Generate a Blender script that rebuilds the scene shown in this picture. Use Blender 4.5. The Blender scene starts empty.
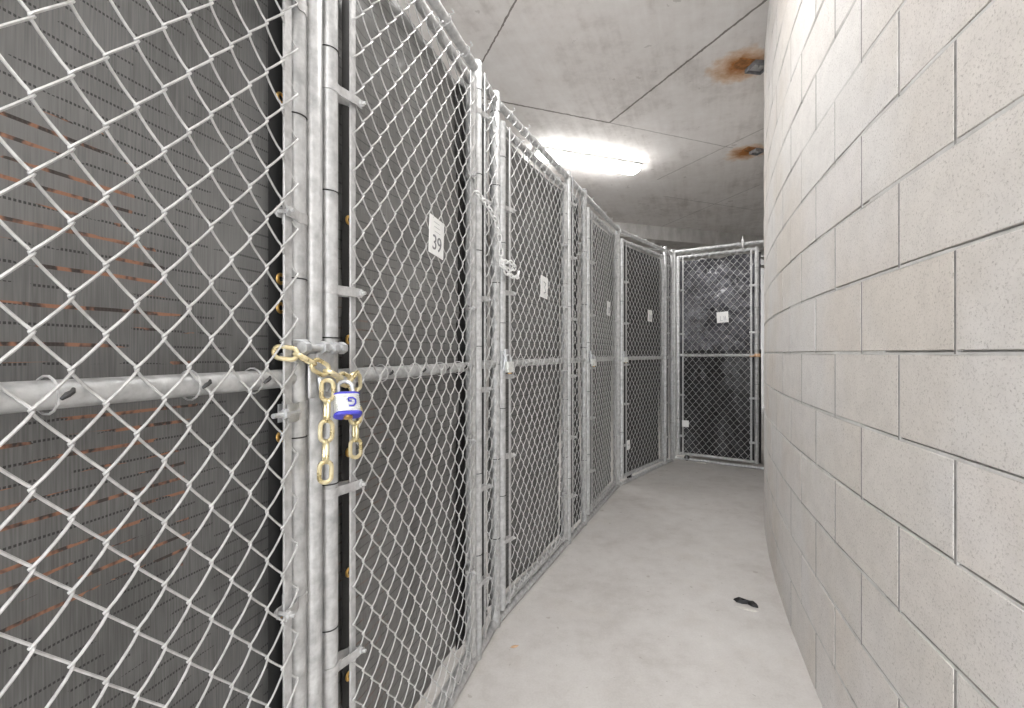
import bpy, math, random
from mathutils import Vector, Matrix
random.seed(7)
SC = bpy.context.scene
COL = SC.collection
PI = math.pi

# ------------------------------------------------------------------ camera, world, exposure
CAMZ = 1.229
cam_d = bpy.data.cameras.new('camera'); cam = bpy.data.objects.new('camera', cam_d); COL.objects.link(cam)
cam_d.sensor_width = 36.0; cam_d.lens = 16.0; cam_d.clip_start = 0.02; cam_d.shift_y = -0.0008
cam.location = (0, 0, CAMZ); cam.rotation_euler = (PI/2, 0, 0)
SC.camera = cam
W_ = bpy.data.worlds.new('world'); SC.world = W_; W_.use_nodes = True
W_.node_tree.nodes['Background'].inputs[0].default_value = (0.95, 0.97, 1.0, 1)
W_.node_tree.nodes['Background'].inputs[1].default_value = 3.1
SC.view_settings.view_transform = 'Standard'; SC.view_settings.look = 'None'
SC.view_settings.gamma = 1.0; SC.view_settings.use_curve_mapping = False
SC.view_settings.exposure = 1.45
LAMP_E = 24.0; LAMP_VIS = 30.0
HC = 3.37                                   # ceiling height

# ------------------------------------------------------------------ node helpers
class NT:
    def __init__(s, name):
        s.m = bpy.data.materials.new(name); s.m.use_nodes = True
        s.t = s.m.node_tree; s.n = s.t.nodes; s.l = s.t.links
        s.b = s.n['Principled BSDF']
    def node(s, typ, **kw):
        n = s.n.new(typ)
        for k, v in kw.items(): setattr(n, k, v)
        return n
    def put(s, sock, v):
        if hasattr(v, 'links') or isinstance(v, bpy.types.NodeSocket): s.l.new(v, sock)
        else: sock.default_value = v
    def math(s, op, a, b=None, c=None, clamp=False):
        n = s.node('ShaderNodeMath', operation=op, use_clamp=clamp)
        s.put(n.inputs[0], a)
        if b is not None: s.put(n.inputs[1], b)
        if c is not None: s.put(n.inputs[2], c)
        return n.outputs[0]
    def coord(s, kind='Object'):
        return s.node('ShaderNodeTexCoord').outputs[kind]
    def noise(s, vec, scale, detail=4, rough=0.55, out=0):
        n = s.node('ShaderNodeTexNoise'); n.inputs['Scale'].default_value = scale
        n.inputs['Detail'].default_value = detail; n.inputs['Roughness'].default_value = rough
        s.l.new(vec, n.inputs['Vector']); return n.outputs[out]
    def scaled(s, vec, sc):
        n = s.node('ShaderNodeMapping'); n.inputs['Scale'].default_value = sc
        s.l.new(vec, n.inputs['Vector']); return n.outputs[0]
    def ramp(s, fac, stops):
        n = s.node('ShaderNodeValToRGB'); e = n.color_ramp.elements
        while len(e) < len(stops): e.new(0.5)
        for i, (p, c) in enumerate(stops):
            e[i].position = p; e[i].color = (c[0], c[1], c[2], 1) if not isinstance(c, float) else (c, c, c, 1)
        s.l.new(fac, n.inputs[0]); return n.outputs[0]
    def mix(s, fac, a, b, mode='MIX'):
        n = s.node('ShaderNodeMix', data_type='RGBA', blend_type=mode)
        s.put(n.inputs[0], fac)
        s.put(n.inputs[6], a if not isinstance(a, tuple) else (*a[:3], 1)); s.put(n.inputs[7], b if not isinstance(b, tuple) else (*b[:3], 1))
        return n.outputs[2]
    def bump(s, h, strength=0.3, dist=0.01):
        n = s.node('ShaderNodeBump'); n.inputs['Strength'].default_value = strength
        n.inputs['Distance'].default_value = dist; s.l.new(h, n.inputs['Height'])
        s.l.new(n.outputs[0], s.b.inputs['Normal'])
    def base(s, c, rough=0.5, metal=0.0, spec=None):
        s.put(s.b.inputs['Base Color'], c if not isinstance(c, tuple) else (*c[:3], 1))
        s.put(s.b.inputs['Roughness'], rough); s.b.inputs['Metallic'].default_value = metal
        if spec is not None: s.b.inputs['Specular IOR Level'].default_value = spec
        return s.m

def mat_steel(name, lo, hi, metal=0.45, rough=0.42, scale=35):
    t = NT(name); v = t.coord()
    n1 = t.noise(v, scale, 5, 0.6); n2 = t.noise(t.scaled(v, (1, 1, 0.12)), 60, 3)
    f = t.math('MULTIPLY_ADD', n1, 0.7, t.math('MULTIPLY', n2, 0.3))
    c = t.ramp(f, [(0.35, lo), (0.62, hi)])
    t.base(c, t.math('MULTIPLY_ADD', n1, 0.25, rough - 0.1), metal)
    t.bump(n1, 0.05, 0.002)
    return t.m
def mat_plain(name, c, rough=0.5, metal=0.0, var=0.12, scale=40):
    t = NT(name); n = t.noise(t.coord(), scale, 4)
    a = tuple(x*(1-var) for x in c); b = tuple(min(1, x*(1+var)) for x in c)
    t.base(t.ramp(n, [(0.3, a), (0.7, b)]), rough, metal); return t.m

M = {}
M['tube'] = mat_steel('galvanized_tube', (0.35, 0.355, 0.355), (0.60, 0.605, 0.605), 0.35, 0.42)
M['wire'] = mat_steel('galvanized_wire', (0.42, 0.42, 0.415), (0.60, 0.60, 0.595), 0.35, 0.40, 80)
M['fit'] = mat_steel('galvanized_fitting', (0.38, 0.38, 0.38), (0.58, 0.58, 0.58), 0.35, 0.42, 60)
M['cast'] = mat_steel('zinc_casting', (0.38, 0.39, 0.40), (0.62, 0.63, 0.64), 0.5, 0.38, 50)
M['tie'] = mat_plain('dark_tie_wire', (0.03, 0.03, 0.03), 0.55, 0.2)
M['brass'] = mat_plain('brass', (0.72, 0.45, 0.14), 0.3, 0.85)
M['chain'] = mat_steel('yellow_zinc_chain', (0.56, 0.45, 0.22), (0.83, 0.76, 0.52), 0.7, 0.27, 45)
M['white_chain'] = mat_plain('white_coated_chain', (0.78, 0.78, 0.77), 0.4, 0.1)
M['lock_steel'] = mat_steel('laminated_lock_steel', (0.62, 0.63, 0.60), (0.85, 0.86, 0.84), 0.5, 0.3, 70)
M['blue'] = mat_plain('blue_vinyl', (0.05, 0.05, 0.40), 0.35)
M['tag'] = mat_plain('white_tag_plastic', (0.82, 0.82, 0.81), 0.45, 0, 0.04)
M['ink'] = mat_plain('black_ink', (0.10, 0.10, 0.11), 0.5)
M['grey_ink'] = mat_plain('faded_grey_ink', (0.38, 0.38, 0.40), 0.5)
M['dark_ink'] = mat_plain('dark_grey_ink', (0.2, 0.2, 0.21), 0.5)
M['hem_gap'] = mat_plain('black_hem_gap', (0.012, 0.012, 0.012), 0.6)  # screen hems, and the shade in the gaps beside them
M['black'] = mat_plain('black_rubber', (0.012, 0.012, 0.013), 0.5)
M['orange'] = mat_plain('orange_strap', (0.72, 0.46, 0.27), 0.6)
M['green'] = mat_plain('dark_green_cloth', (0.03, 0.10, 0.06), 0.8)
M['lamp_metal'] = mat_plain('painted_white_metal', (0.70, 0.70, 0.69), 0.4, 0, 0.04)
M['rust'] = mat_plain('rusted_steel', (0.30, 0.13, 0.04), 0.8, 0.1, 0.5, 30)
M['dark_steel'] = mat_plain('dull_grey_steel', (0.24, 0.24, 0.25), 0.5, 0.5, 0.3)
M['pipe'] = mat_plain('pale_pipe', (0.55, 0.55, 0.53), 0.5)
M['paper'] = mat_plain('torn_paper', (0.62, 0.60, 0.56), 0.8, 0, 0.15)
M['leaf'] = mat_plain('dry_leaf', (0.55, 0.36, 0.22), 0.8, 0, 0.25)

def tarp_mat(name, c_lo, c_hi, orange, rough=0.55, rows=0.0235, dash=1.0):
    t = NT(name); v = t.coord()
    sp = t.node('ShaderNodeSeparateXYZ'); t.l.new(v, sp.inputs[0]); x, z = sp.outputs[0], sp.outputs[2]
    wob = t.noise(t.scaled(v, (1.6, 1.6, 2.2)), 1.0, 3)
    zz = t.math('MULTIPLY_ADD', wob, 0.03, z)
    fr = t.math('FRACT', t.math('DIVIDE', zz, rows))
    row = t.math('LESS_THAN', t.math('ABSOLUTE', t.math('SUBTRACT', fr, 0.5)), 0.068)
    fx = t.math('FRACT', t.math('DIVIDE', x, 0.0046))
    dsh = t.math('LESS_THAN', fx, 0.62)
    brk = t.math('GREATER_THAN', t.noise(t.scaled(v, (14, 14, 43)), 1.0, 2), 0.45)
    holes = t.math('MULTIPLY', t.math('MULTIPLY', row, dsh), brk)
    big = t.noise(t.scaled(v, (1.2, 1, 0.8)), 2.2, 5, 0.6)
    weave = t.noise(t.scaled(v, (420, 1, 12)), 1.0, 1)
    col = t.ramp(t.math('MULTIPLY_ADD', weave, 0.35, t.math('MULTIPLY', big, 0.65)), [(0.36, c_lo), (0.62, c_hi)])
    col = t.mix(t.math('MULTIPLY', holes, dash*0.85), col, (0.012, 0.012, 0.012))
    if orange:
        ox0, ox1, oz0, oz1, amt = orange
        mx = t.math('MULTIPLY', t.math('GREATER_THAN', x, ox0), t.math('LESS_THAN', t.math('MULTIPLY_ADD', big, 0.5, x), ox1))
        mz = t.math('MULTIPLY', t.math('GREATER_THAN', t.math('MULTIPLY_ADD', big, 0.25, z), oz0), t.math('LESS_THAN', t.math('MULTIPLY_ADD', big, -0.3, z), oz1))
        stretch = t.math('GREATER_THAN', t.noise(t.scaled(v, (5.5, 5.5, 43)), 1.0, 2), 0.50)
        row2 = t.math('LESS_THAN', t.math('ABSOLUTE', t.math('SUBTRACT', fr, 0.5)), 0.10)
        o = t.math('MULTIPLY', t.math('MULTIPLY', t.math('MULTIPLY', mx, mz), t.math('MULTIPLY', stretch, row2)), amt)
        oc = t.ramp(t.noise(t.scaled(v, (60, 1, 43)), 1, 2), [(0.42, (0.03, 0.02, 0.016)), (0.56, (0.30, 0.135, 0.075))])
        col = t.mix(o, col, oc)
    t.base(col, rough)
    t.bump(weave, 0.12, 0.002)
    return t.m
M['tarp_a'] = tarp_mat('grey_woven_screen', (0.085, 0.085, 0.083), (0.185, 0.185, 0.181), (-0.2, 0.90, 1.00, 1.34, 0.9))
M['tarp_b'] = tarp_mat('grey_woven_screen_paler', (0.10, 0.10, 0.096), (0.21, 0.21, 0.205), (0.0, 0.55, 0.3, 1.25, 0.3), 0.38)  # slightly paler and glossier than the nearest gate's screen
M['tarp_c'] = tarp_mat('grey_woven_screen_far', (0.10, 0.10, 0.098), (0.19, 0.19, 0.186), None, 0.6)
def plastic(name, lo, hi, rough):
    t = NT(name); n = t.noise(t.coord(), 6, 6, 0.65)
    t.base(t.ramp(n, [(0.35, lo), (0.7, hi)]), rough); t.bump(n, 0.5, 0.03); return t.m
M['black_plastic'] = plastic('black_plastic_sheet', (0.008, 0.008, 0.009), (0.02, 0.02, 0.023), 0.30)
M['dark_tarp'] = plastic('dark_screen', (0.016, 0.016, 0.017), (0.04, 0.04, 0.04), 0.55)
M['grey_plastic'] = plastic('shiny_charcoal_plastic', (0.03, 0.03, 0.036), (0.15, 0.15, 0.17), 0.25)

# concrete floor
t = NT('floor_concrete'); v = t.coord()
n1 = t.noise(v, 1.6, 8, 0.62); n2 = t.noise(v, 9, 6, 0.7); n3 = t.noise(v, 130, 3)
c = t.ramp(t.math('MULTIPLY_ADD', n1, 0.55, t.math('MULTIPLY', n2, 0.45)), [(0.32, (0.42, 0.395, 0.37)), (0.5, (0.53, 0.51, 0.49)), (0.68, (0.60, 0.585, 0.565))])
sp = t.math('GREATER_THAN', t.noise(v, 15, 3, 0.5), 0.71)
c = t.mix(t.math('MULTIPLY', sp, 0.45), c, (0.28, 0.25, 0.21))
sp2 = t.math('GREATER_THAN', t.noise(v, 42, 2, 0.5), 0.735)
c = t.mix(t.math('MULTIPLY', sp2, 0.45), c, (0.24, 0.22, 0.19))
st = t.math('MULTIPLY', t.math('SUBTRACT', t.noise(v, 2.6, 5, 0.6), 0.55, None, True), 2.2, None, True)
c = t.mix(t.math('MULTIPLY', st, 0.5), c, (0.50, 0.44, 0.37))
c = t.mix(0.12, c, n3, 'OVERLAY')
M['floor'] = t.base(c, 0.75); t.bump(t.math('MULTIPLY_ADD', n3, 0.4, n2), 0.12, 0.006)

# cement blocks
def block_mat(name, mort):
    t = NT(name); v = t.coord()
    geo = t.node('ShaderNodeNewGeometry'); rnd = geo.outputs['Random Per Island']
    n1 = t.noise(v, 1.5, 3); n2 = t.noise(v, 190, 4, 0.75); n3 = t.noise(v, 14, 6, 0.7)
    if mort:
        c = t.ramp(n3, [(0.3, (0.46, 0.45, 0.43)), (0.7, (0.64, 0.63, 0.61))])
    else:
        c = t.ramp(rnd, [(0.0, (0.66, 0.635, 0.615)), (0.35, (0.70, 0.68, 0.66)), (0.6, (0.69, 0.645, 0.60)), (0.8, (0.69, 0.655, 0.64)), (1.0, (0.73, 0.715, 0.70))])
        c = t.mix(0.55, c, t.ramp(n1, [(0.38, (0.67, 0.62, 0.56)), (0.55, (0.73, 0.71, 0.69))]))
        sp = t.ramp(n2, [(0.32, (0.22, 0.19, 0.16)), (0.46, (1, 1, 1))])
        c = t.mix(0.5, c, sp, 'MULTIPLY')
        c = t.mix(0.35, c, t.ramp(n3, [(0.3, (0.72, 0.72, 0.72)), (0.6, (1, 1, 1))]), 'MULTIPLY')
    t.base(c, 0.85, 0, 0.25); t.bump(n2, 0.45 if not mort else 0.25, 0.004)
    return t.m
M['block'] = block_mat('split_cement_block', False); M['mortar'] = block_mat('mortar', True); M['joint'] = mat_plain('dark_mortar', (0.25, 0.24, 0.23), 0.9, 0, 0.4, 25)

# ceiling concrete with formwork joints and rust stains
RUST = [(1.70, 3.40, 0.24), (2.49, 4.86, 0.22)]
SEG = [(-0.30, 3.80, 0.906, 4.229), (0.906, 4.229, 1.62, 2.57), (0.10, 2.58, -0.42, 3.83), (1.79, 5.62, 2.46, 4.20), (2.40, 8.1, 3.15, 5.78),
       (0.906, 4.229, 2.3, 4.75), (2.05, 6.2, 3.6, 6.8)]
t = NT('ceiling_concrete'); v = t.coord()
spx = t.node('ShaderNodeSeparateXYZ'); t.l.new(v, spx.inputs[0]); x, y = spx.outputs[0], spx.outputs[1]
n1 = t.noise(v, 1.3, 7, 0.6); n2 = t.noise(v, 8, 6, 0.7)
rot = t.node('ShaderNodeMapping'); rot.inputs['Rotation'].default_value = (0, 0, 0.40); rot.inputs['Scale'].default_value = (1, 1, 1); t.l.new(v, rot.inputs['Vector'])
grain = t.noise(t.scaled(rot.outputs[0], (14, 0.9, 1)), 1.0, 5, 0.6)
c = t.ramp(t.math('ADD', t.math('MULTIPLY_ADD', n1, 0.45, t.math('MULTIPLY', n2, 0.3)), t.math('MULTIPLY', grain, 0.25)),
           [(0.36, (0.52, 0.49, 0.465)), (0.5, (0.72, 0.695, 0.675)), (0.64, (0.80, 0.785, 0.77))])
sp = t.math('GREATER_THAN', t.noise(v, 7, 4, 0.5), 0.70)
c = t.mix(t.math('MULTIPLY', sp, 0.3), c, (0.25, 0.22, 0.19))
jit = t.math('MULTIPLY', t.math('SUBTRACT', t.noise(v, 20, 3), 0.5), 0.02)
tot = None
for i, (ax, ay, bx_, by_) in enumerate(SEG):
    L = math.hypot(bx_-ax, by_-ay); dx, dy = (bx_-ax)/L, (by_-ay)/L
    u = t.math('ADD', t.math('MULTIPLY', x, dx), t.math('MULTIPLY_ADD', y, dy, -(ax*dx+ay*dy)))
    w = t.math('ADD', t.math('MULTIPLY', x, -dy), t.math('MULTIPLY_ADD', y, dx, -(-ax*dy+ay*dx)))
    w = t.math('ABSOLUTE', t.math('ADD', w, jit))
    m = t.math('MULTIPLY', t.math('LESS_THAN', w, 0.009 if i < 2 else 0.006), t.math('MULTIPLY', t.math('GREATER_THAN', u, 0.0), t.math('LESS_THAN', u, L)))
    m = t.math('MULTIPLY', m, 0.85 if i < 3 else 0.5)
    tot = m if tot is None else t.math('MAXIMUM', tot, m)
c = t.mix(tot, c, (0.13, 0.115, 0.10))
for (rx, ry, rr) in RUST:
    dx = t.math('SUBTRACT', x, rx); dy = t.math('SUBTRACT', y, ry)
    d = t.math('SQRT', t.math('ADD', t.math('MULTIPLY', dx, dx), t.math('MULTIPLY', dy, dy)))
    d = t.math('MULTIPLY_ADD', t.math('SUBTRACT', n2, 0.5), 0.25, d)
    f = t.math('SUBTRACT', 1.0, t.math('DIVIDE', d, rr), None, True)
    f = t.math('MULTIPLY', t.math('POWER', f, 0.7), 1.2, None, True)
    c = t.mix(f, c, t.ramp(f, [(0.0, (0.66, 0.52, 0.38)), (0.45, (0.62, 0.34, 0.12)), (1.0, (0.36, 0.14, 0.03))]))
M['ceiling'] = t.base(c, 0.85); t.bump(n2, 0.15, 0.01)
t = NT('wall_concrete'); v = t.coord(); n1 = t.noise(t.scaled(v, (2, 2, 0.8)), 3, 7, 0.65)
M['concrete'] = t.base(t.ramp(n1, [(0.3, (0.36, 0.345, 0.325)), (0.65, (0.56, 0.545, 0.525))]), 0.85); t.bump(n1, 0.2, 0.01)
t = NT('lamp_diffuser'); t.base((0.9, 0.9, 0.9), 0.4)
t.b.inputs['Emission Color'].default_value = (1.0, 0.985, 0.965, 1); t.b.inputs['Emission Strength'].default_value = LAMP_E
M['glow'] = t.m
M['glow_bright'] = t.m.copy(); M['glow_bright'].name = 'lamp_diffuser_bright'  # same diffuser with its own emission strength for the visible lamp
M['glow_dim'] = t.m.copy(); M['glow_dim'].name = 'lamp_diffuser_added_dim'  # dimmer copy for the added overhead lamp
M['glow_dim'].node_tree.nodes['Principled BSDF'].inputs['Emission Strength'].default_value = LAMP_E*0.6
M['glow_bright'].node_tree.nodes['Principled BSDF'].inputs['Emission Strength'].default_value = LAMP_VIS

# ------------------------------------------------------------------ mesh builder
class MB:
    def __init__(s): s.v = []; s.f = []
    def add(s, vs, fs):
        o = len(s.v); s.v += [tuple(p) for p in vs]; s.f += [tuple(i+o for i in q) for q in fs]; return s
    def box(s, c, size, rot=None, bev=0.0):
        hx, hy, hz = [q/2 for q in size]; b = min(bev, hx*.9, hy*.9, hz*.9)
        if b <= 0:
            vs = [Vector((x, y, z)) for x in (-hx, hx) for y in (-hy, hy) for z in (-hz, hz)]
            fs = [(0,1,3,2),(4,6,7,5),(0,4,5,1),(2,3,7,6),(0,2,6,4),(1,5,7,3)]
        else:
            vs = []; idx = {}
            for sx in (-1, 1):
                for sy in (-1, 1):
                    for sz in (-1, 1):
                        for ax in range(3):
                            p = [sx*(hx-b), sy*(hy-b), sz*(hz-b)]
                            p[ax] = (sx*hx, sy*hy, sz*hz)[ax]
                            idx[(sx, sy, sz, ax)] = len(vs); vs.append(Vector(p))
            fs = []
            def orient(q):
                n = (vs[q[1]]-vs[q[0]]).cross(vs[q[2]]-vs[q[0]]); cc = sum((vs[i] for i in q), Vector())/len(q)
                return tuple(q) if n.dot(cc) > 0 else tuple(reversed(q))
            for ax in range(3):
                for sg in (-1, 1):
                    q = []
                    for (a, b2) in ((-1,-1),(1,-1),(1,1),(-1,1)):
                        k = [0,0,0]; k[ax] = sg; o = [i for i in range(3) if i != ax]; k[o[0]] = a; k[o[1]] = b2
                        q.append(idx[(*k, ax)])
                    fs.append(orient(q))
            for ax in range(3):
                o = [i for i in range(3) if i != ax]
                for a in (-1,1):
                    for b2 in (-1,1):
                        q = []
                        for (sg, fx) in ((-1,o[0]),(1,o[0]),(1,o[1]),(-1,o[1])):
                            k = [0,0,0]; k[ax] = sg; k[o[0]] = a; k[o[1]] = b2
                            q.append(idx[(*k, fx)])
                        fs.append(orient(q))
            for sx in (-1,1):
                for sy in (-1,1):
                    for sz in (-1,1): fs.append(orient([idx[(sx,sy,sz,i)] for i in range(3)]))
        if rot is not None: vs = [rot @ p for p in vs]
        c = Vector(c); return s.add([p + c for p in vs], fs)
    def tube(s, pts, r, n=10, closed=False, cap=True, ref=None):
        pts = [Vector(p) for p in pts]; N = len(pts); rings = []
        rr = r if isinstance(r, (list, tuple)) else [r]*N
        u = None
        for i, p in enumerate(pts):
            if closed: tg = pts[(i+1) % N] - pts[i-1]
            else: tg = pts[min(i+1, N-1)] - pts[max(i-1, 0)]
            tg.normalize()
            if ref is not None: u = Vector(ref)
            elif u is None: u = Vector((0,0,1)) if abs(tg.z) < .9 else Vector((1,0,0))
            u = u - tg*u.dot(tg); u.normalize(); w = tg.cross(u)
            rings.append([p + (u*math.cos(2*PI*k/n) + w*math.sin(2*PI*k/n))*rr[i] for k in range(n)])
        vs = [q for ring in rings for q in ring]; fs = []
        for i in range(N if closed else N-1):
            j = (i+1) % N
            for k in range(n): fs.append((i*n+k, i*n+(k+1) % n, j*n+(k+1) % n, j*n+k))
        if cap and not closed:
            fs.append(tuple(reversed(range(n)))); fs.append(tuple((N-1)*n+k for k in range(n)))
        return s.add(vs, fs)
    def cyl(s, a, b, r, n=14): return s.tube([a, b], r, n)
    def prism(s, poly, z0, z1):
        n = len(poly)
        vs = [(x, y, z0) for x, y in poly] + [(x, y, z1) for x, y in poly]
        fs = [tuple(reversed(range(n))), tuple(range(n, 2*n))] + [(i, (i+1) % n, n+(i+1) % n, n+i) for i in range(n)]
        return s.add(vs, fs)
    def build(s, name, mat, parent=None, smooth=True, loc=None):
        me = bpy.data.meshes.new(name); me.from_pydata(s.v, [], s.f); me.update()
        if smooth:
            me.polygons.foreach_set('use_smooth', [True]*len(me.polygons)); me.set_sharp_from_angle(angle=math.radians(38))
        me.materials.append(M[mat] if isinstance(mat, str) else mat)
        o = bpy.data.objects.new(name, me); COL.objects.link(o)
        if parent is not None: o.parent = parent
        if loc is not None: o.location = loc
        return o
def tag(o, label, cat, group=None):
    o['label'] = label; o['category'] = cat
    if group: o['group'] = group
    return o
def root(name, loc, ang, label, cat, group=None):
    o = bpy.data.objects.new(name, None); COL.objects.link(o); o.location = loc; o.rotation_euler = (0, 0, ang)
    o.empty_display_size = 0.1
    return tag(o, label, cat, group)
def struct(o): o['kind'] = 'structure'; return o

# ------------------------------------------------------------------ setting
struct(MB().prism([(-4.5,-4.2),(6.6,-4.2),(6.6,11.2),(-4.5,11.2)], -0.12, 0.0).build('floor', 'floor', smooth=False))
struct(MB().prism([(-4.5,-4.2),(6.6,-4.2),(6.6,11.2),(-4.5,11.2)], HC, HC+0.2).build('ceiling', 'ceiling', smooth=False))
# convex block wall on the right: circle centre and radius
RW, CX, CY = 12.33, 12.72, -2.48
def wp(th, r=RW): return (CX - r*math.cos(th), CY + r*math.sin(th))
BH = 0.2032; BL = 0.4064; PH = 0.276; Z0B = 0.010
m = MB()
def block(m, th0, th1, z0, z1, dep):
    g = 0.0048; ch = 0.0014
    a0 = th0 + g/RW; a1 = th1 - g/RW; b0 = z0 + (0.0058 if z0 > 0 else 0); b1 = z1 - 0.0042
    rings = []
    for (ins, r) in ((0.0, RW-0.014), (0.0, RW-ch+dep), (ch, RW+dep)):
        rings.append([(*wp(a0+ins/RW, r), b0+ins), (*wp(a1-ins/RW, r), b0+ins), (*wp(a1-ins/RW, r), b1-ins), (*wp(a0+ins/RW, r), b1-ins)])
    vs = [p for q in rings for p in q]; fs = [(8, 11, 10, 9)]
    for k in range(2):
        for i in range(4):
            j = (i+1) % 4; fs.append((k*4+i, k*4+4+i, k*4+4+j, k*4+j))
    m.add(vs, fs)
TH0, TH1 = -0.13, 0.93
for cidx in range(17):
    z0 = Z0B + cidx*BH if cidx else 0.0; z1 = min(Z0B + (cidx+1)*BH, HC)
    if z1 - z0 < 0.03: continue
    ph = PH if cidx % 2 == 0 else PH + 0.5*BL/RW
    k0 = int(math.floor((TH0-ph)*RW/BL)); k1 = int(math.ceil((TH1-ph)*RW/BL))
    for k in range(k0, k1):
        block(m, ph + k*BL/RW, ph + (k+1)*BL/RW, z0, z1, random.uniform(-0.0012, 0.0012))
wr = struct(m.build('wall_right', 'block', smooth=False))
m = MB(); N = 60
ths = [TH0 + (TH1-TH0)*i/N for i in range(N+1)]
m.prism([wp(q, RW-0.0095) for q in ths] + [wp(q, RW-0.19) for q in reversed(ths)], 0.0, HC)
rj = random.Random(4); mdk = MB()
for cidx in range(1, 17):
    zl = Z0B + cidx*BH; q = TH0
    while q < TH1:
        q2 = min(TH1, q + rj.uniform(0.10, 0.45)/RW); top = rj.choice((0.0012, 0.002, 0.003, 0.004, 0.0055))
        m.prism([wp(q, RW-0.0010), wp(q2, RW-0.0010), wp(q2, RW-0.010), wp(q, RW-0.010)], zl-0.0042, zl+top); q = q2
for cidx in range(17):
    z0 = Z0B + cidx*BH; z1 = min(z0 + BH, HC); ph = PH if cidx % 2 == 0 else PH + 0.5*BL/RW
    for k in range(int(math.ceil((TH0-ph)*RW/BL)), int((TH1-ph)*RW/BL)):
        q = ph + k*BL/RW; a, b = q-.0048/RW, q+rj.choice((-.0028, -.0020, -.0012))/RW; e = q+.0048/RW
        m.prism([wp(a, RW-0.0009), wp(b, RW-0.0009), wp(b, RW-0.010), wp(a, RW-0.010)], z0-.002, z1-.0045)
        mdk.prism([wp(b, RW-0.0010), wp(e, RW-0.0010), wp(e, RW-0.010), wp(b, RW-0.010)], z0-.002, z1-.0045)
mdk.build('dark_joint', 'joint', wr, smooth=False)  # darker strip along one side of each vertical joint
mo = m.build('mortar', 'mortar', wr, smooth=False)
struct(MB().prism([(5.30, 7.2), (5.75, 10.9), (5.95, 10.9), (5.5, 7.2)], 0, HC).build('wall_far_light_stop', 'concrete', smooth=False))  # added wall that stops outside light leaking in at the far end
# back wall, beam above it, wall behind the lockers
bd = Vector((2.9, 0.92)).normalized(); bn = Vector((-bd.y, bd.x)); bo = Vector((1.66, 7.41))
def bp(t, o): p = bo + bd*t + bn*o; return (p.x, p.y)
struct(MB().prism([bp(-4.6, 0), bp(4.6, 0), bp(4.6, 0.45), bp(-4.6, 0.45)], 3.14, HC).build('trim_1', 'concrete', smooth=False))
struct(MB().prism([bp(-4.6, 1.9), bp(4.6, 1.9), bp(4.6, 2.1), bp(-4.6, 2.1)], 0, HC).build('wall_back', 'concrete', smooth=False))
wl = [(-2.35,-2.2),(-2.05,0.5),(-1.5,3.2),(-0.6,5.6),bp(-3.2, 1.9)]
struct(MB().prism(wl + [(p[0]-0.18, p[1]+0.04) for p in reversed(wl)], 0, HC).build('wall_left', 'concrete', smooth=False))

# ------------------------------------------------------------------ chain-link kit (local axes: x along the fence, -y to the corridor)
RP, RR = 0.021, 0.0172          # post and rail radius
HW, HH = 0.0352, 0.0427       # half a diamond
YM = -0.0235                    # plane of the mesh
def wire_mesh(x0, x1, z0, z1, colx, colz, r=0.0019, sides=6):
    """zigzag wires between columns colx+k*HW, knuckles at colz+m*HH where m+k is even"""
    k0 = math.ceil((x0-colx)/HW - 1e-6); k1 = math.floor((x1-colx)/HW + 1e-6)
    m0 = math.ceil((z0-colz)/HH); m1 = math.floor((z1-colz)/HH)
    M_ = MB(); a = 0.0022; dp = 0.0046
    for k in range(k0, k1):
        xl = colx + k*HW - a; xr = colx + (k+1)*HW + a
        pts = []
        for mm in range(m0, m1+1):
            left = (mm + k) % 2 == 0
            x = xl if left else xr; z = colz + mm*HH
            pts.append((x, YM, z))
            if mm < m1:
                xo = xr if left else xl; d = -dp if left else dp
                for q, w in (((0.06, .5), (.25, .9), (.5, 1), (.75, .9), (.94, .5)) if sides > 4 else ((0.09, .7), (.5, 1), (0.91, .7))): pts.append((x+(xo-x)*q, YM+d*w, z+HH*q))
        M_.tube(pts, r, sides, ref=(0, 1, 0))
    return M_
def stile(m, x, z0, z1, y=0, r=RP, capped=False):
    if capped:
        m.tube([(x,y,z0),(x,y,z1-.006),(x,y,z1),(x,y,z1+.003)], [r,r,r*.8,r*.3], 16)
    else: m.cyl((x,y,z0), (x,y,z1), r, 16)
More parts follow.
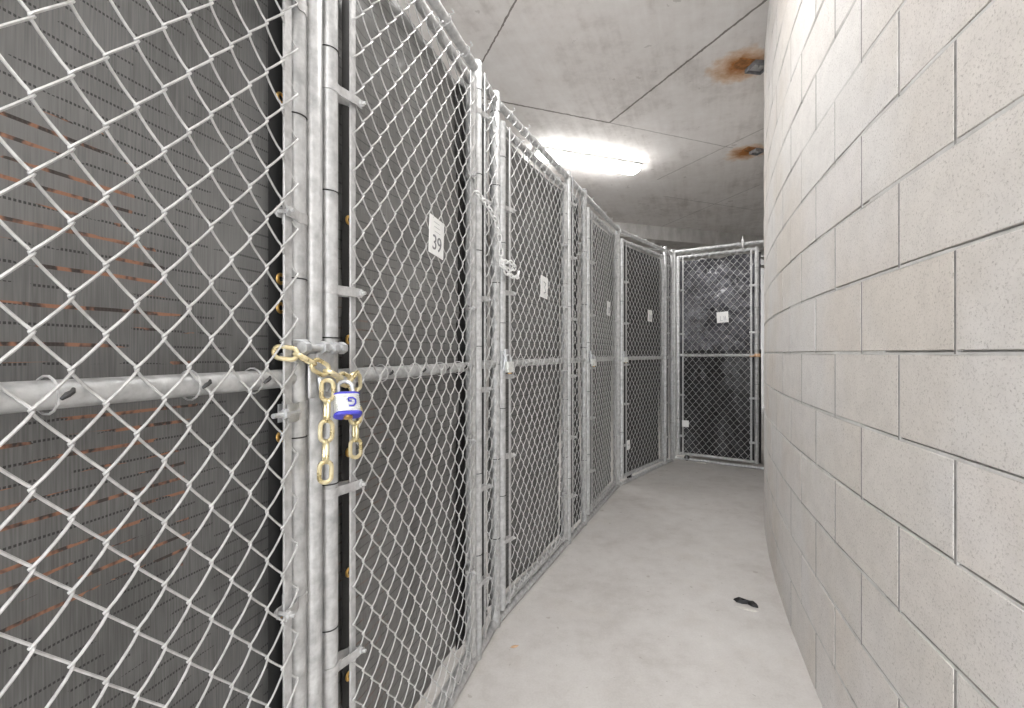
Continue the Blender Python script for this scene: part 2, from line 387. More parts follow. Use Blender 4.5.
def band(x, bx, z, bolt=True, h=0.020):
    """tension band: strap round the tube at x reaching past the flat bar at bx"""
    s = 1 if bx > x else -1; m = MB(); rr = RP+0.0012; th = 0.0022
    path = [(bx+s*0.016, YM-0.008), (bx-s*0.004, YM-0.007)]
    path += [(x + s*rr*math.cos(q), -rr*math.sin(q)) for q in [math.radians(d) for d in (60, 90, 120, 150, 180, 210, 240, 270, 300)]]
    path += [(bx-s*0.004, YM+0.014), (bx+s*0.016, YM+0.014)]
    vs = []; n = len(path)
    for i, p in enumerate(path):
        a = Vector(path[max(i-1, 0)]); b = Vector(path[min(i+1, n-1)]); tg = (b-a).normalized(); nn = Vector((-tg.y, tg.x))*th/2
        for o in (nn, -nn):
            for dz in (-h/2, h/2): vs.append((p[0]+o.x, p[1]+o.y, z+dz))
    fs = []
    for i in range(n-1):
        a, b = i*4, i*4+4
        fs += [(a, b, b+1, a+1), (a+3, b+3, b+2, a+2), (a+1, b+1, b+3, a+3), (a+2, b+2, b, a)]
    fs += [(0,1,3,2), ((n-1)*4+2, (n-1)*4+3, (n-1)*4+1, (n-1)*4)]
    m.add(vs, fs)
    bm = MB()
    bx2 = bx + s*0.011
    bm.cyl((bx2, YM-0.022, z), (bx2, YM+0.022, z), 0.0038, 8).cyl((bx2, YM-0.0145, z), (bx2, YM-0.009, z), 0.0075, 6).tube([(bx2, YM+0.015, z), (bx2, YM+0.018, z), (bx2, YM+0.021, z)], [0.009, 0.008, 0.003], 10)
    return m, bm
def ring(m, c, axis, r, w=0.0016, n=16, span=2*PI, a0=0):
    c = Vector(c); pts = []
    for i in range(n):
        q = a0 + span*i/n
        pts.append(c + (Vector((math.cos(q)*r, math.sin(q)*r, 0)) if axis == 'z' else Vector((0, math.cos(q)*r, math.sin(q)*r))))
    m.tube(pts, w, 5, closed=span > 6.2)
def mesh_parts(R, x0, x1, zb, zt, col, bars, sides, zmid, near):
    wire_mesh(x0, x1, zb, zt, col[0], col[1], 0.0019 if near else 0.0021, sides).build('wire_mesh', 'wire', R)
    for b in bars:
        MB().box((b, YM+0.0055, (zb+zt)/2), (0.019, 0.0055, zt-zb-0.01), bev=0.0015).build('tension_bar', 'fit', R)
def rail_ties(R, xs, z, mat='fit'):
    for x in xs:
        m = MB(); ring(m, (x, -0.002, z), 'x', RR+0.005, 0.0015, 14)
        tl = MB().tube([(x, YM-0.004, z-0.004), (x+0.004, YM-0.008, z+0.001), (x+0.008, YM-0.009, z+0.004), (x+0.010, YM-0.007, z+0.008)], [0.002, 0.0036, 0.003, 0.0016], 7)
        if mat == 'tie': tl.build('twisted_end', 'tie', m.build('wire_tie', 'fit', R))
        else: m.add(tl.v, tl.f).build('wire_tie', mat, R)
def fence_dir(a, b):
    d = Vector(b)-Vector(a); return d.length, math.atan2(d.y, d.x)
def gate(a, b, label, zmid=1.181, zb=0.068, zt=2.287, bl=None, br=None, bz=(0.36, 0.75, 1.12, 1.51, 1.90), bzr=None, near=False, col=None, ties=None, extra=None, latch=None, wheel=None, name_group='chain-link locker gates along the corridor'):
    L, ang = fence_dir(a, b)
    R = root('chain_link_gate', (a[0], a[1], 0), ang, label, 'gate', name_group)
    for x in (0, L):
        m = MB(); stile(m, x, zb-RR, zt+RR); m.build('stile', 'tube', R)
    for nm, z in (('bottom_rail', zb), ('middle_rail', zmid), ('top_rail', zt)):
        MB().cyl((RP*.6, 0, z), (L-RP*.6, 0, z), RR, 14).build(nm, 'tube', R)
    bl = 0.055 if bl is None else bl; br = L-0.050 if br is None else br
    mesh_parts(R, bl-0.014, br+(0.022 if near else 0.014), zb-0.02, zt+0.02, col or (bl, 1.20), (bl, br), 6 if near else 4, zmid, near)
    for (x, bx, zs) in ((0, bl, bz), (L, br, bzr or bz)):
        for z in zs:
            m, bm = band(x, bx, z)
            if near:
                o = m.build('tension_band', 'fit', R); bm.build('bolt', 'fit', o)
            else:
                m.add(bm.v, bm.f); m.build('tension_band', 'fit', R)
    rail_ties(R, ties if ties is not None else [L*.25, L*.5, L*.75], zmid, 'tie' if near else 'fit')
    rail_ties(R, [L*.2, L*.4, L*.6, L*.8], zt); rail_ties(R, [L*.3, L*.6], zb)
    if not near:
        for x in (0, L):
            for z in (0.52, 0.93, 1.33, 1.72, 2.08):
                m = MB(); ring(m, (x, 0, z+random.uniform(-.06, .06)), 'z', RP+.0006, .0014, 14); m.build('wire_tie', 'tie', R)
    if latch is not None:
        s = 1 if latch == 0 else -1; xb = 0 if latch == 0 else L
        m = MB()
        for q in (-.02, .02): ring(m, (xb, 0, zmid+0.035+q), 'z', RP+.003, .003, 16)
        m.box((xb, -RP-.006, zmid+.035), (.030, .008, .065), bev=.003).box((xb-s*.022, -RP-.010, zmid+.030), (.050, .006, .022), bev=.002)
        m.tube([(xb-s*.04, -RP-.012, zmid+.05), (xb-s*.04, -RP-.022, zmid+.03), (xb-s*.04, -RP-.012, zmid-.03)], .005, 8)
        m.build('fork_latch', 'cast', R)
    if wheel is not None:
        m = MB(); x = wheel
        m.tube([(x, y, 0.031) for y in (-.016,-.0155,-.012,.012,.0155,.016)], [.012,.026,.030,.030,.026,.012], 18)
        w = m.build('wheel', 'black', R)
        m = MB()
        for y in (-.02, .02): m.box((x, y, .045), (.02, .003, .045), bev=.001)
        m.box((x, 0, .064), (.026, .044, .005), bev=.001).cyl((x,-.022,.031),(x,.022,.031),.004,8)
        m.build('wheel_bracket', 'dark_steel', R)
    return R, L
def panel(a, b, label, zmid=1.181, zt=2.365, ext=2.405, near=False, bz=(0.30, 0.68, 1.08, 1.45, 1.85, 2.2)):
    L, ang = fence_dir(a, b)
    R = root('fence_panel', (a[0], a[1], 0), ang, label, 'fence', 'narrow chain-link panels between the gates')
    for x in (0, L):
        m = MB(); stile(m, x, 0.0, ext, capped=True); m.build('post', 'tube', R)
    for nm, z in (('bottom_rail', 0.0172), ('middle_rail', zmid), ('top_rail', zt)):
        MB().cyl((RP*.6, 0, z), (L-RP*.6, 0, z), RR, 14).build(nm, 'tube', R)
    mesh_parts(R, 0.03, L-0.02, 0.05, zt+0.02, (0.042, 1.20), (0.046,), 4, zmid, near)
    for z in bz:
        m, bm = band(0, 0.046, z); m.add(bm.v, bm.f); m.build('tension_band', 'fit', R)
    for z in bz:
        for x in (0, L):
            m = MB(); ring(m, (x, 0, z+random.uniform(.06, .2)), 'z', RP+.0008, .0014, 16); m.build('wire_tie', 'tie', R)
    return R, L
def frame(a, b, label, zt=2.365, posts=(), clamp=None, strip=False, ext=2.405):
    """fixed header rail and floor rail round one gate"""
    L, ang = fence_dir(a, b)
    R = root('gate_frame', (a[0], a[1], 0), ang, label, 'gate frame', 'fixed rails round the gates')
    MB().cyl((0, 0, zt), (L, 0, zt), RR, 14).build('header_rail', 'tube', R)
    MB().cyl((0, 0, RR), (L, 0, RR), RR, 14).build('floor_rail', 'tube', R)
    for x in posts:
        m = MB(); stile(m, x, 0.0, ext, capped=True); m.build('post', 'tube', R)
    for i in range(5):
        x = L*(i+.6)/5.2; m = MB()
        ring(m, (x, 0, zt), 'x', RR+.004, .002, 14)
        m.tube([(x, -RR, zt+.01), (x+.01, -RR-.012, zt+.022), (x+.004, -RR-.006, zt+.034)], .002, 5)
        m.build('wire_tie', 'fit', R)
    if clamp is not None:
        m = MB(); m.box((clamp, 0, zt+.01), (.03, .05, .06), bev=.004).cyl((clamp, -.02, zt+.03), (clamp, -.02, zt+.075), .006, 8).box((clamp, -.028, zt-.03), (.012, .008, .06), bev=.002)
        m.build('rail_clamp', 'fit', R)
    if strip:
        wire_mesh(.03, L-.03, 2.30, zt+.02, .04, 1.20, .0017, 4).build('wire_mesh', 'wire', R)
    return R, L

# ------------------------------------------------------------------ the run of lockers
def on1(y): return (-0.69 + 0.298*y, y)
A, B, C = on1(0.890), on1(0.934), on1(0.982)
e1 = Vector((0.298, 1)).normalized()
A0 = (A[0]-e1.x*0.86, A[1]-e1.y*0.86)
E2 = on1(1.778)
N1a, N1b = (-0.142, 1.836), (-0.075, 2.050)
D3a, D3b = (-0.050, 2.100), (0.333, 2.886)
N2a, N2b = (0.362, 2.945), (0.516, 3.262)
D4a, D4b = (0.553, 3.336), (0.928, 4.095)
PT = (0.972, 4.185)
D5a, D5b = (1.030, 4.275), (1.642, 4.975)
N4a, N4b = (1.690, 5.030), (1.822, 5.180)
F6a, F6b = (1.885, 5.292), (2.685, 4.753)
e6 = (Vector(F6b)-Vector(F6a)).normalized()
D6a = tuple(Vector(F6a)+e6*0.048); D6b = tuple(Vector(F6a)+e6*0.850)

g1, L1 = gate(A0, A, 'nearest chain-link gate with a grey screen, cut off by the left edge of the photo', near=True, bl=0.05, br=0.86-0.039,
     col=(0.86-0.4085, 1.2525), bz=(0.36, 0.75, 1.49, 1.90), ties=[0.475, 0.645, 0.758], zb=0.07)
# second gate, hung beside it
L2 = math.hypot(E2[0]-C[0], E2[1]-C[1])
g2, _ = gate(C, E2, 'second chain-link gate with a 39 tag, right of the padlocked chain', near=True, bl=0.0605, br=L2-0.045, col=(0.058, 1.215),
     bz=(0.55, 0.93, 1.366, 1.80, 2.15), bzr=(0.4, 0.9, 1.4, 1.9), ties=[0.2, 0.38, 0.55, 0.7], zmid=1.177)
frame(A0, B, 'fixed header and floor rails with two posts around the nearest gate', posts=(0, 0.906))
frame((B[0]+e1.x*.03, B[1]+e1.y*.03), (N1a[0]-e1.x*.028, N1a[1]-e1.y*.028), 'fixed header and floor rails around the gate tagged 39')
panel(N1a, N1b, 'narrow chain-link panel right of the gate tagged 39, crossed by a white chain')
def inset(a, b, d0, d1):
    a, b = Vector(a), Vector(b); e = (b-a).normalized(); return tuple(a+e*d0), tuple(b-e*d1)
gate(D3a, D3b, 'third chain-link gate, whose fluorescent lamp glows above its header rail', latch=0, zt=2.275)
frame(*inset(N1b, N2a, .025, .025), 'fixed header and floor rails around the third gate', strip=True)
panel(N2a, N2b, 'narrow chain-link panel between the third and fourth gates')
gate(D4a, D4b, 'fourth chain-link gate with a grey screen, seen steeply before the fence bends right', latch=0, zt=2.275)
frame(*inset(N2b, PT, .025, .0), 'fixed header and floor rails with one post around the fourth gate', posts=(math.hypot(PT[0]-N2b[0], PT[1]-N2b[1])-.025,))
gate(D5a, D5b, 'fifth chain-link gate with a black screen, last before the corner', latch=0, wheel=0.16, zt=2.285)
frame(*inset(PT, N4a, .04, .025), 'fixed header and floor rails around the fifth gate')
panel(N4a, N4b, 'narrow chain-link panel in the far corner beside the end gate')
gate(D6a, D6b, 'end chain-link gate facing down the corridor with a black plastic sheet', zmid=1.205, zb=0.075, zt=2.335, wheel=0.095, bz=(0.28, 0.75, 1.45, 1.95))
frame(F6a, F6b, 'fixed frame with header rail and clamp around the end gate', zt=2.405, posts=(0, math.hypot(F6b[0]-F6a[0], F6b[1]-F6a[1])), clamp=0.72, strip=True, ext=2.43)

# fork latch and hinge clamp on the nearest gate (parts of it)
m = MB(); xA = L1
for z in (1.226, 1.252): ring(m, (xA, 0, z), 'z', RP+.003, .0035, 16)
m.cyl((xA-.012, -.033, 1.240), (xA+.112, -.033, 1.240), .0068, 10)
for x in (xA-.012, xA+.042, xA+.072, xA+.098): m.tube([(x-.007, -.033, 1.24), (x-.0069, -.033, 1.24), (x+.0069, -.033, 1.24), (x+.007, -.033, 1.24)], [.002, .013, .013, .002], 6)
m.box((xA+.05, -.029, 1.205), (.055, .008, .055), bev=.003).box((xA+.012, -.03, 1.185), (.02, .007, .09), bev=.003)
m.tube([(xA+.03, -.034, 1.18), (xA+.03, -.040, 1.15), (xA+.05, -.040, 1.145), (xA+.07, -.036, 1.165)], .006, 8)
m.build('fork_latch', 'cast', g1)
m, bm = band(L1, L1-.036, 1.118, h=.034)
o = m.build('hinge_clamp', 'cast', g1)
bm = MB().cyl((L1-.085, -.030, 1.118), (L1-.02, -.030, 1.118), .0045, 8).tube([(L1-.062, -.03, 1.118), (L1-.0619, -.03, 1.118), (L1-.054, -.03, 1.118), (L1-.0539, -.03, 1.118)], [.002, .010, .010, .002], 6)
bm.build('bolt', 'cast', o)
m = MB()
for (gx, zs, par) in ((L1, (2.0, 1.69, 1.373, 1.066, .45), g1), (0, (1.88, 1.575, 1.262, .95, .64), g2)):
    for z in zs:
        m = MB(); ring(m, (gx, 0, z), 'z', RP+.0008, .0014, 20); m.build('wire_tie', 'tie', par)

# ------------------------------------------------------------------ privacy screens behind the mesh
def screen(a, b, x0, x1, z0, z1, mat, label, amp=0.010, folds=3.0, y=0.046, seed=1, name='privacy_screen', cat='screen', nx=40, nz=70, crumple=0.0, rag=0.0):
    L, ang = fence_dir(a, b); x1 = L + x1 if x1 <= 0.04 else x1
    R = root(name, (a[0], a[1], 0), ang, label, cat, 'dark screens behind the gates')
    rnd = random.Random(seed); ph = [rnd.uniform(0, 6.28) for _ in range(12)]
    from mathutils import noise as mn
    vs = []; fs = []
    for i in range(nx+1):
        for j in range(nz+1):
            u, w = i/nx, j/nz; x = x0+(x1-x0)*u; z = z0+(z1-z0)*w
            d = amp*(math.sin(x*folds*2.1+z*1.3+ph[0]) + .6*math.sin(z*folds*1.2+x*2+ph[1]) + .4*math.sin(x*folds*5+z*2.2+ph[2])*math.sin(z*3+ph[3]))
            if crumple:
                q = Vector((x*5+seed, z*4, seed*3.1)); d += crumple*(mn.ridged_multi_fractal(q, 0.9, 2.1, 4, 1.0, 2.0)-1.0)*.5
            zz = z + (rag*mn.noise(Vector((x*6, seed, w*3))) if j in (0, nz) else 0)
            vs.append((x, y+max(d, -0.017), zz))
    for i in range(nx):
        for j in range(nz):
            q = i*(nz+1)+j; fs.append((q, q+nz+1, q+nz+2, q+1))
    o = MB().add(vs, fs).build('sheet', mat, R)
    md = o.modifiers.new('thickness', 'SOLIDIFY'); md.thickness = 0.0015; md.offset = 1
    return R, L
def grommets(R, x, zs, y=0.030):
    for z in zs:
        m = MB(); n = 14
        pts = [(x+.0085*math.cos(2*PI*i/n), y, z+.0085*math.sin(2*PI*i/n)) for i in range(n)]
        m.tube(pts, .0034, 8, closed=True); m.build('grommet', 'brass', R)
def hem_gap(R, x, z0, z1, w=.03, y=.036):
    m = MB(); m.tube([(x, y, z0), (x+.002, y+.002, (z0+z1)/2), (x, y, z1)], [w/2]*3, 8)
    m.v = [(p[0], y+(p[1]-y)*.22, p[2]) for p in m.v]
    m.build('hem_gap', 'hem_gap', R)
s1, _ = screen(A0, A, -0.03, .86+.03, 0.03, 2.33, 'tarp_a', 'dark grey woven screen with orange stitch rows behind the nearest gate', amp=.006, seed=3, nx=60, nz=100)
hem_gap(s1, L1+.002, .03, 2.33, .064); grommets(s1, L1-.004, (1.375, 1.318, 1.065, 1.73, .72, .40, 2.05))
s2, _ = screen(C, E2, -0.06, .03, 0.10, 2.27, 'tarp_b', 'grey woven screen behind the gate tagged 39', amp=.009, seed=5, nx=60, nz=110, crumple=.02)
hem_gap(s2, .115, .05, 2.3, .042); grommets(s2, .113, (1.84, 1.55, 1.262, .99, .70, .45))  # black strip also stands in for the shaded gap beside the tube
hem_gap(s2, L2-.020, .1, 2.26, .09)  # black strip standing in for the shaded gap at the screen's right edge
screen(N1a, N1b, -.022, .022, .03, 2.345, 'dark_tarp', 'black screen strip behind the narrow panel right of the gate tagged 39', seed=6, nx=10)
screen(D3a, D3b, -.028, .035, .06, 2.28, 'tarp_c', 'grey woven screen behind the third gate', amp=.008, seed=8)
screen(N2a, N2b, -.022, .022, .03, 2.345, 'dark_tarp', 'black screen strip behind the narrow panel left of the fourth gate', seed=9, nx=14)
screen(D4a, D4b, -.03, .035, .06, 2.28, 'tarp_c', 'grey woven screen behind the steeply seen fourth gate', amp=.008, seed=11)
screen(D5a, D5b, -.03, .03, .06, 2.27, 'dark_tarp', 'black screen behind the fifth gate', amp=.008, seed=13)
screen(N4a, N4b, -.022, .022, .03, 2.345, 'dark_tarp', 'black screen strip behind the narrow corner panel', seed=14, nx=8)
screen(D6a, D6b, -.04, .035, .05, 1.27, 'black_plastic', 'matte black sheet behind the lower half of the end gate', amp=.008, seed=15, crumple=.02, name='plastic_sheet', y=.085)
screen(D6a, D6b, -.03, .035, 1.25, 2.30, 'grey_plastic', 'shiny wrinkled charcoal plastic behind the upper half of the end gate', amp=.022, seed=17, crumple=.06, name='plastic_sheet', y=.05, nx=60, nz=70, rag=.02)

# ------------------------------------------------------------------ number tags
def text_mesh(s, size, mat, parent, loc):
    cu = bpy.data.curves.new('digits', 'FONT'); cu.body = s; cu.size = size; cu.align_x = 'CENTER'; cu.align_y = 'CENTER'; cu.extrude = .0006
    ob = bpy.data.objects.new('digits', cu); COL.objects.link(ob); bpy.context.view_layer.update()
    me = bpy.data.meshes.new_from_object(ob.evaluated_get(bpy.context.evaluated_depsgraph_get()))
    bpy.data.objects.remove(ob); bpy.data.curves.remove(cu)
    me.materials.clear(); me.materials.append(M[mat])
    o = bpy.data.objects.new('digits', me); COL.objects.link(o); o.parent = parent; o.location = loc; o.rotation_euler = (PI/2, 0, 0); return o
def numtag(a, b, x, z, tilt, label, digits=None, strokes=None, w=.100, h=.118, name='number_tag', group='white tags wired to the mesh'):
    L, ang = fence_dir(a, b); e = (Vector(b)-Vector(a)).normalized(); nrm = Vector((e.y, -e.x))
    p = Vector(a)+e*x+nrm*(-YM+.0075)
    R = root(name, (p.x, p.y, z), ang, label, 'tag', group); R.rotation_euler = (0, tilt, ang)
    MB().box((0, 0, 0), (w, .003, h), bev=.001).build('plate', 'tag', R)
    m = MB()
    for q in (-.3, .3): m.tube([(w*q, -.003, h*.44), (w*q, .004, h*.5), (w*q, .011, h*.47)], .0012, 5)
    m.build('tie', 'fit', R)
    if digits: text_mesh(digits, .066, 'dark_ink', R, (.0, -.0022, -h*.20))
    if digits:
        m = MB()
        for i in range(3): m.box((-.005+.004*i, -.0018, h*.36-.014*i), (w*.4, .0006, .0014))
        m.build('small_print', 'grey_ink', R)
    if strokes:
        m = MB()
        for (x0, z0, x1, z1) in strokes: m.tube([(x0*w, -.0017, z0*h), (x1*w, -.0017, z1*h)], .0028, 5)
        m.build('faint_marks', 'grey_ink', R)
    return R
def xat(a, b, y): return (y-a[1])/(b[1]-a[1])*math.hypot(b[0]-a[0], b[1]-a[1])
numtag(C, E2, xat(C, E2, 1.475)-.050, 1.590, .07, 'white tag reading 39 on the second gate', '39')
ST = [(-.2, .1, -.2, -.3), (-.2, -.3, .0, -.3), (.12, .1, .12, -.3), (.12, -.1, .26, -.1), (.26, .1, .26, -.3)]
numtag(D3a, D3b, xat(D3a, D3b, 2.57)-.07, 1.590, .06, 'small white tag with faint marks on the third gate', strokes=[(-.15,.25,.2,.2),(.2,.2,.0,.0),(0,0,.2,-.2),(.2,-.2,-.1,-.3)])
numtag(D4a, D4b, xat(D4a, D4b, 3.83)-.06, 1.598, .05, 'small white tag on the steeply seen fourth gate', strokes=ST)
numtag(D5a, D5b, xat(D5a, D5b, 4.72)-.04, 1.612, .03, 'small white tag on the fifth gate above its middle rail', strokes=ST)
numtag(D6a, D6b, .475, 1.622, -.06, 'square white tag on the shiny sheet of the end gate', strokes=ST, w=.118, h=.118)
numtag(D6a, D6b, .085, .425, 0, 'blank white card low on the left of the end gate', w=.075, h=.075)
numtag(D5a, D5b, .075, .36, 0, 'blank white card low on the left of the fifth gate', w=.06, h=.09)

# ------------------------------------------------------------------ chains and padlocks
def link_mb(c, ax, side, ln=.0485, wd=.031, r=.0043, n=28):
    """one oval link: ax = long direction, side = short direction in its own plane"""
    c = Vector(c); ax = Vector(ax).normalized(); side = Vector(side); side = (side - ax*side.dot(ax)).normalized(); m = MB(); pts = []
    R_ = (wd-2*r)/2; st = (ln-2*r)/2-R_
    for i in range(n):
        q = 2*PI*i/n; x = math.cos(q)*R_; y = math.sin(q)*R_
        x += st if math.cos(q) > 1e-6 else (-st if math.cos(q) < -1e-6 else 0)
        pts.append(c + ax*x + side*y)
    m.tube(pts, r, 9, closed=True, ref=ax.cross(side)); return m
def loc1(s, d, z):          # along the first fence line from tube A, d towards the corridor
    p = Vector(A) + e1*s + Vector((e1.y, -e1.x))*d; return Vector((p.x, p.y, z))
ch = root('chain', loc1(.05, .05, 1.16), 0, 'yellow zinc chain looped round the two near gates and hanging in tails', 'chain')
ch_inv = Matrix.Translation(-ch.location)
def put_link(p, q, flat):
    """link between two points; flat -> its oval faces the corridor"""
    p, q = Vector(p), Vector(q); ax = q-p
    nrm = Vector((e1.y, -e1.x, 0))                       # to the corridor
    view = Vector((0.55, -0.80, 0.1)).normalized()
    side = ax.cross(view) if flat else view
    m = link_mb((p+q)/2, ax, side)
    m.v = [tuple(ch_inv @ Vector(v)) for v in m.v]; m.build('link', 'chain', ch)
PITCH = .0395
def run(pts, flat0):
    # resample a polyline at PITCH and lay links
    pts = [Vector(p) for p in pts]; out = [pts[0]]; acc = 0
    seg = []; d = 0
    for i in range(len(pts)-1):
        L = (pts[i+1]-pts[i]).length; seg.append((d, L, pts[i], pts[i+1])); d += L
    n = max(1, round(d/PITCH)); 
    def at(s):
        for (d0, L, p, q) in seg:
            if s <= d0+L+1e-9: return p+(q-p)*((s-d0)/L)
        return pts[-1]
    ps = [at(d*i/n) for i in range(n+1)]
    for i in range(n):
        e = (ps[i+1]-ps[i]).normalized()*.0005
        put_link(ps[i]-e, ps[i+1]+e, (i % 2 == 0) == flat0)
main = [loc1(-.058, .008, 1.232), loc1(-.030, .036, 1.226), loc1(0.0, .052, 1.205), loc1(.05, .058, 1.182), loc1(.092, .058, 1.168)]
run(main, True)
run([loc1(.018, .062, 1.176), loc1(.012, .066, 1.14), loc1(.008, .066, 1.06), loc1(.006, .066, .980)], True)
run([loc1(.086, .060, 1.170), loc1(.108, .058, 1.190), loc1(.120, .052, 1.165), loc1(.126, .048, 1.08), loc1(.126, .048, 1.002)], False)

def padlock(loc, ang, tilt, label, sc=1.0, bumper='blue', mark=True, group=None):
    R = root('padlock', loc, ang, label, 'padlock', group); R.rotation_euler = (tilt, 0, ang); R.scale = (sc, sc, sc)
    def slab(z0, z1, w, d, n=28, bulge=0):
        m = MB(); vs = []; fs = []; prof = [(z0, .90), (z0+.002, 1), (z1-.002, 1), (z1, .90)]
        for (z, k) in prof:
            for i in range(n):
                q = 2*PI*i/n; cx, cy = math.cos(q), math.sin(q)
                p = 4.0; rr = (abs(cx)**p + abs(cy)**p)**(-1/p)
                vs.append((cx*rr*w/2*k, cy*rr*d/2*k, z))
        for j in range(3):
            for i in range(n): fs.append((j*n+i, j*n+(i+1) % n, (j+1)*n+(i+1) % n, (j+1)*n+i))
        fs += [tuple(reversed(range(n))), tuple(3*n+i for i in range(n))]
        return m.add(vs, fs)
    body = MB()
    for k in range(9):
        q = slab(-.038+k*.0042, -.038+(k+1)*.0042-.0002, .0425, .022); body.add(q.v, q.f)
    body.build('body', 'lock_steel', R)
    if bumper:
        slab(-.0405, -.0340, .0460, .0255).build('bumper', bumper, R); slab(-.0025, .0015, .0450, .0245).build('bumper', bumper, R)
    m = MB(); pts = [(-.012, 0, -.002), (-.012, 0, .014)] + [(-.012*math.cos(a), 0, .014+.012*math.sin(a)) for a in [PI*i/10 for i in range(1, 10)]] + [(.012, 0, .014), (.012, 0, -.002)]
    m.tube(pts, .0036, 10).build('shackle', 'cast', R)
    MB().tube([(0, 0, -.0405), (0, 0, -.0432), (0, 0, -.0433)], [.0075, .0075, .002], 14).build('key_cylinder', 'brass', R)
    if mark:
        m = MB(); y = -.0117
        m.tube([(.001, y, -.0110), (.009, y, -.0112), (.0125, y, -.0150), (.0120, y, -.0215), (.0085, y, -.0255), (.001, y, -.0255)], .0016, 6)
        m.tube([(.001, y, -.0110), (.001, y, -.0165), (.006, y, -.0170)], .0014, 6)
        m.build('emblem', 'blue', R)
    return R
padlock(loc1(.042, .086, 1.146), math.radians(30), math.radians(-30), 'silver padlock with blue rims hanging from the yellow chain', 1.15)

# coated white chain and padlocks on the farther gates
def path_chain(name, pts, label, mat, ln, wd, r, pitch):
    base = Vector(pts[0]); R = root(name, base, 0, label, 'chain')
    pts = [Vector(p)-base for p in pts]; seg = []; d = 0
    for i in range(len(pts)-1):
        L = (pts[i+1]-pts[i]).length; seg.append((d, L, pts[i], pts[i+1])); d += L
    n = round(d/pitch)
    def at(s):
        for (d0, L, p, q) in seg:
            if s <= d0+L+1e-9: return p+(q-p)*((s-d0)/L)
        return pts[-1]
    for i in range(n):
        p, q = at(d*i/n), at(d*(i+1)/n); ax = q-p
        view = Vector((.25, -.95, .1)); side = ax.cross(view) if i % 2 else view
        link_mb((p+q)/2, ax, side, ln, wd, r, 16).build('link', mat, R)
    return R
def off(a, b, x, d, z):
    a, b = Vector(a), Vector(b); e = (b-a).normalized(); p = a+e*x+Vector((e.y, -e.x))*d; return (p.x, p.y, z)
L1n = math.hypot(N1b[0]-N1a[0], N1b[1]-N1a[1])
path_chain('chain', [off(N1a, N1b, -.10, .036, 1.845), off(N1a, N1b, .0, .042, 1.83), off(N1a, N1b, .11, .044, 1.79), off(N1a, N1b, .15, .044, 1.74), off(D3a, D3b, -.08, .042, 1.66),
    off(D3a, D3b, -.09, .046, 1.62), off(D3a, D3b, .0, .05, 1.60), off(D3a, D3b, .045, .05, 1.63), off(D3a, D3b, .0, .055, 1.645), off(D3a, D3b, -.12, .058, 1.625), off(D3a, D3b, -.05, .058, 1.58), off(D3a, D3b, .06, .056, 1.58), off(D3a, D3b, .085, .05, 1.615)],
    'white coated chain draped over the narrow panel and bunched on the third gate', 'white_chain', .040, .024, .0034, .031)
padlock(off(D3a, D3b, -.02, .05, 1.19), math.radians(50), -.1, 'silver padlock on the latch of the third gate', 1.25, None, False, 'padlocks on the farther gates')
padlock(off(D4a, D4b, -.02, .05, 1.185), math.radians(50), -.1, 'silver padlock on the latch of the fourth gate', 1.25, None, False, 'padlocks on the farther gates')
padlock(off(D5a, D5b, -.02, .05, 1.19), math.radians(40), -.1, 'silver padlock on the latch of the fifth gate', 1.2, None, False, 'padlocks on the farther gates')
# orange strap on the end gate's hinge side
R = root('strap', off(D6a, D6b, .815, .0, 1.205), fence_dir(D6a, D6b)[1], 'orange strap wrapped round the end gate where it meets the block wall', 'strap')
m = MB()
for k in range(3): ring(m, (-.006, -.002, -.012+.012*k), 'z', RP+.0065, .006, 16)
m.tube([(-.03, -.028, .0), (-.055, -.034, -.012), (-.075, -.032, -.004)], .007, 8)
m.build('band', 'orange', R)

# ------------------------------------------------------------------ ceiling lamps
def ceiling_lamp(x, y, ang, label, glow='glow', length=1.27, w=.21, dp=.085):
    R = root('ceiling_light', (x, y, HC), ang, label, 'ceiling lamp', 'fluorescent ceiling lamps')
    MB().box((0, 0, -.014), (length, w, .028), bev=.004).build('housing', 'lamp_metal', R)
    vs = []; fs = []; n = 10; hl = length/2-.012
    prof = [(-w/2+.004, -.028)] + [(-(w/2-.006)*math.cos(PI*i/n), -.034-(dp-.034)*math.sin(PI*i/n)**.6) for i in range(n+1)] + [(w/2-.004, -.028)]
    k = len(prof)
    for sx in (-hl, hl):
        for (yy, zz) in prof: vs.append((sx, yy, zz))
    for i in range(k-1): fs.append((i, i+1, k+i+1, k+i))
    fs += [tuple(range(k)), tuple(reversed(range(k, 2*k)))]
    MB().add(vs, fs).build('diffuser', glow, R)
    for s in (-1, 1):
        MB().box((s*(length/2-.005), 0, -.035), (.008, w*.9, .05), bev=.003).build('end_cap', 'lamp_metal', R)
    return R
la = math.atan2(.42, 1.184)
ceiling_lamp(0.86-.105*math.sin(la)*-1*-1, 4.90+.105*math.cos(la), la, 'glowing fluorescent lamp on the concrete ceiling above the third gate', 'glow_bright')
ceiling_lamp(0.14, 1.85, math.radians(14), 'added fluorescent ceiling lamp brightening the corridor, overhead out of the frame', 'glow_dim')  # unseen lamp, added to lift the light along the corridor
ceiling_lamp(0.0, -1.6, math.radians(-4), 'added fluorescent ceiling lamp brightening the near end, behind the camera')  # unseen lamp, added to raise the overall brightness

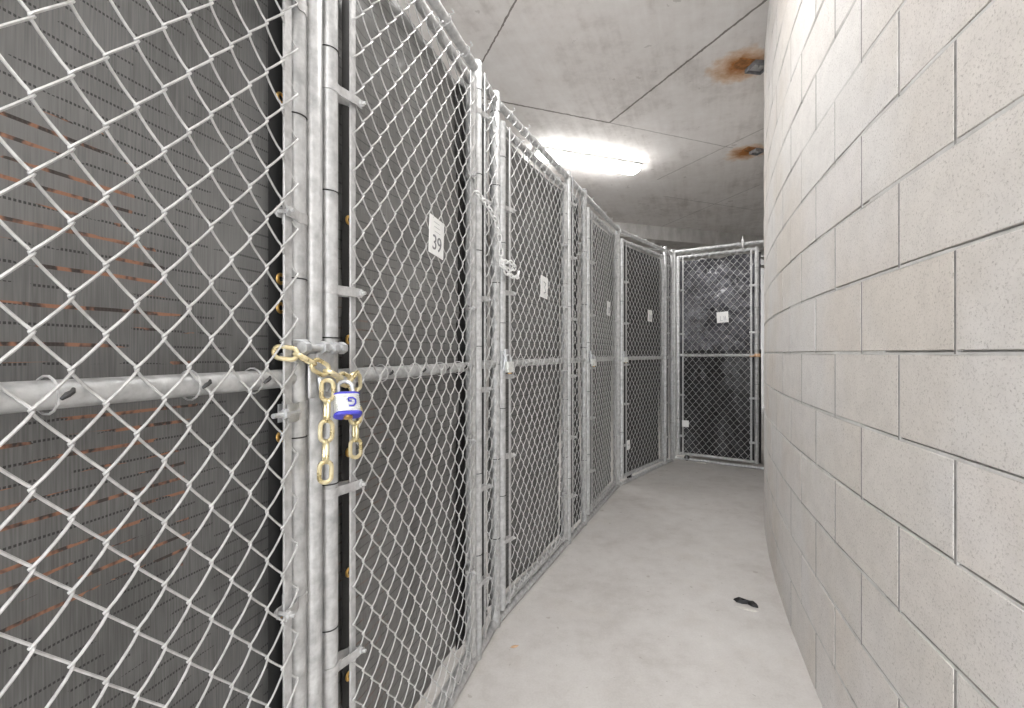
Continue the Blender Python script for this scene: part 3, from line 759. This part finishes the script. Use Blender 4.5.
# ------------------------------------------------------------------ rusty embed plates in the ceiling
def embed(x, y, ang, label, sc=1.0):
    R = root('embed_plate', (x, y, HC), ang, label, 'steel plate', 'rusty steel plates set in the ceiling')
    R.scale = (sc, sc, 1)
    MB().box((-.05, 0, -.004), (.12, .12, .008), bev=.002).build('plate', 'rust', R)
    m = MB()
    for (cx, cy, sx, sy) in ((.07, .055, .13, .006), (.07, -.055, .13, .006), (.008, 0, .006, .11), (.132, 0, .006, .11)): m.box((cx, cy, -.018), (sx, sy, .036), bev=.001)
    m.build('box', 'dark_steel', R)
    MB().box((.07, 0, -.012), (.11, .10, .006), bev=.001).cyl((.07, -.02, -.03), (.07, -.02, -.01), .008, 8).build('clip', 'fit', R)
    return R
embed(1.755, 3.37, math.radians(8), 'rusty steel box plate in the ceiling beside the block wall, nearer one')
embed(2.52, 4.78, math.radians(15), 'rusty steel box plate in the ceiling beside the block wall, farther one', .8)

# pipes below the far beam
for i, (o_, z, r, lab) in enumerate(((.22, 3.03, .022, 'pale pipe running under the far concrete beam, nearer one'), (.55, 2.95, .03, 'pale pipe running under the far concrete beam, farther one'))):
    p, q = bp(-1.5, o_), bp(4.2, o_); ce = ((p[0]+q[0])/2, (p[1]+q[1])/2)
    R = root('pipe', (ce[0], ce[1], z), math.atan2(bd.y, bd.x), lab, 'pipe', 'pipes under the far beam')
    MB().cyl((-2.85, 0, 0), (2.85, 0, 0), r, 14).build('run', 'pipe', R)
    m = MB()
    for x in (-1.0, .7, 2.0): m.cyl((x-.03, 0, 0), (x+.03, 0, 0), r+.008, 14).cyl((x, 0, r), (x, 0, (3.14 if o_ < .45 else HC)-z), .004, 6)
    m.build('hanger', 'dark_steel', R)

# ------------------------------------------------------------------ litter on the floor
def scrap(name, x, y, ang, mat, label, cat, pts, h, seed):
    rnd = random.Random(seed); m = MB(); n = len(pts); vs = []; fs = []
    for k, (sc, z) in enumerate(((1.0, .001), (.92, h*.55), (.62, h), (.2, h*.8))):
        for (px, py) in pts: vs.append((px*sc+rnd.uniform(-.002, .002), py*sc+rnd.uniform(-.002, .002), max(.0, z+rnd.uniform(-.3, .3)*h*(k > 0))))
    for k in range(3):
        for i in range(n): fs.append((k*n+i, k*n+(i+1) % n, (k+1)*n+(i+1) % n, (k+1)*n+i))
    fs += [tuple(reversed(range(n))), tuple(3*n+i for i in range(n))]
    m.add(vs, fs); o = m.build(name, mat, smooth=False, loc=(x, y, 0)); o.rotation_euler = (0, 0, ang); return tag(o, label, cat)
scrap('crumpled_scrap', 1.148, 2.235, -.5, 'black', 'crumpled black scrap on the floor near the block wall', 'litter',
      [(-.055, .01), (-.035, .028), (0, .024), (.03, .02), (.052, .004), (.056, -.02), (.03, -.022), (.01, -.008), (-.015, -.012), (-.04, -.014)], .016, 3)
scrap('paper_scrap', 1.128, 2.185, -.5, 'paper', 'torn white paper edge under the crumpled black scrap', 'litter', [(-.05, 0), (-.02, .012), (.03, .012), (.05, 0), (.03, -.014), (-.02, -.012)], .003, 5)
scrap('dry_leaf', .009, 1.905, .4, 'leaf', 'small dry leaf on the floor close to the fence', 'leaf', [(-.02, 0), (-.008, .008), (.01, .007), (.022, .001), (.008, -.007), (-.01, -.006)], .003, 6)
P = off(D6a, D6b, .26, .045, 0)
scrap('paper_scrap', P[0], P[1], fence_dir(D6a, D6b)[1], 'paper', 'torn paper scrap on the floor at the foot of the end gate', 'litter', [(-.05, -.006), (-.045, .008), (0, .006), (.05, .009), (.05, -.007), (0, -.009)], .012, 8)
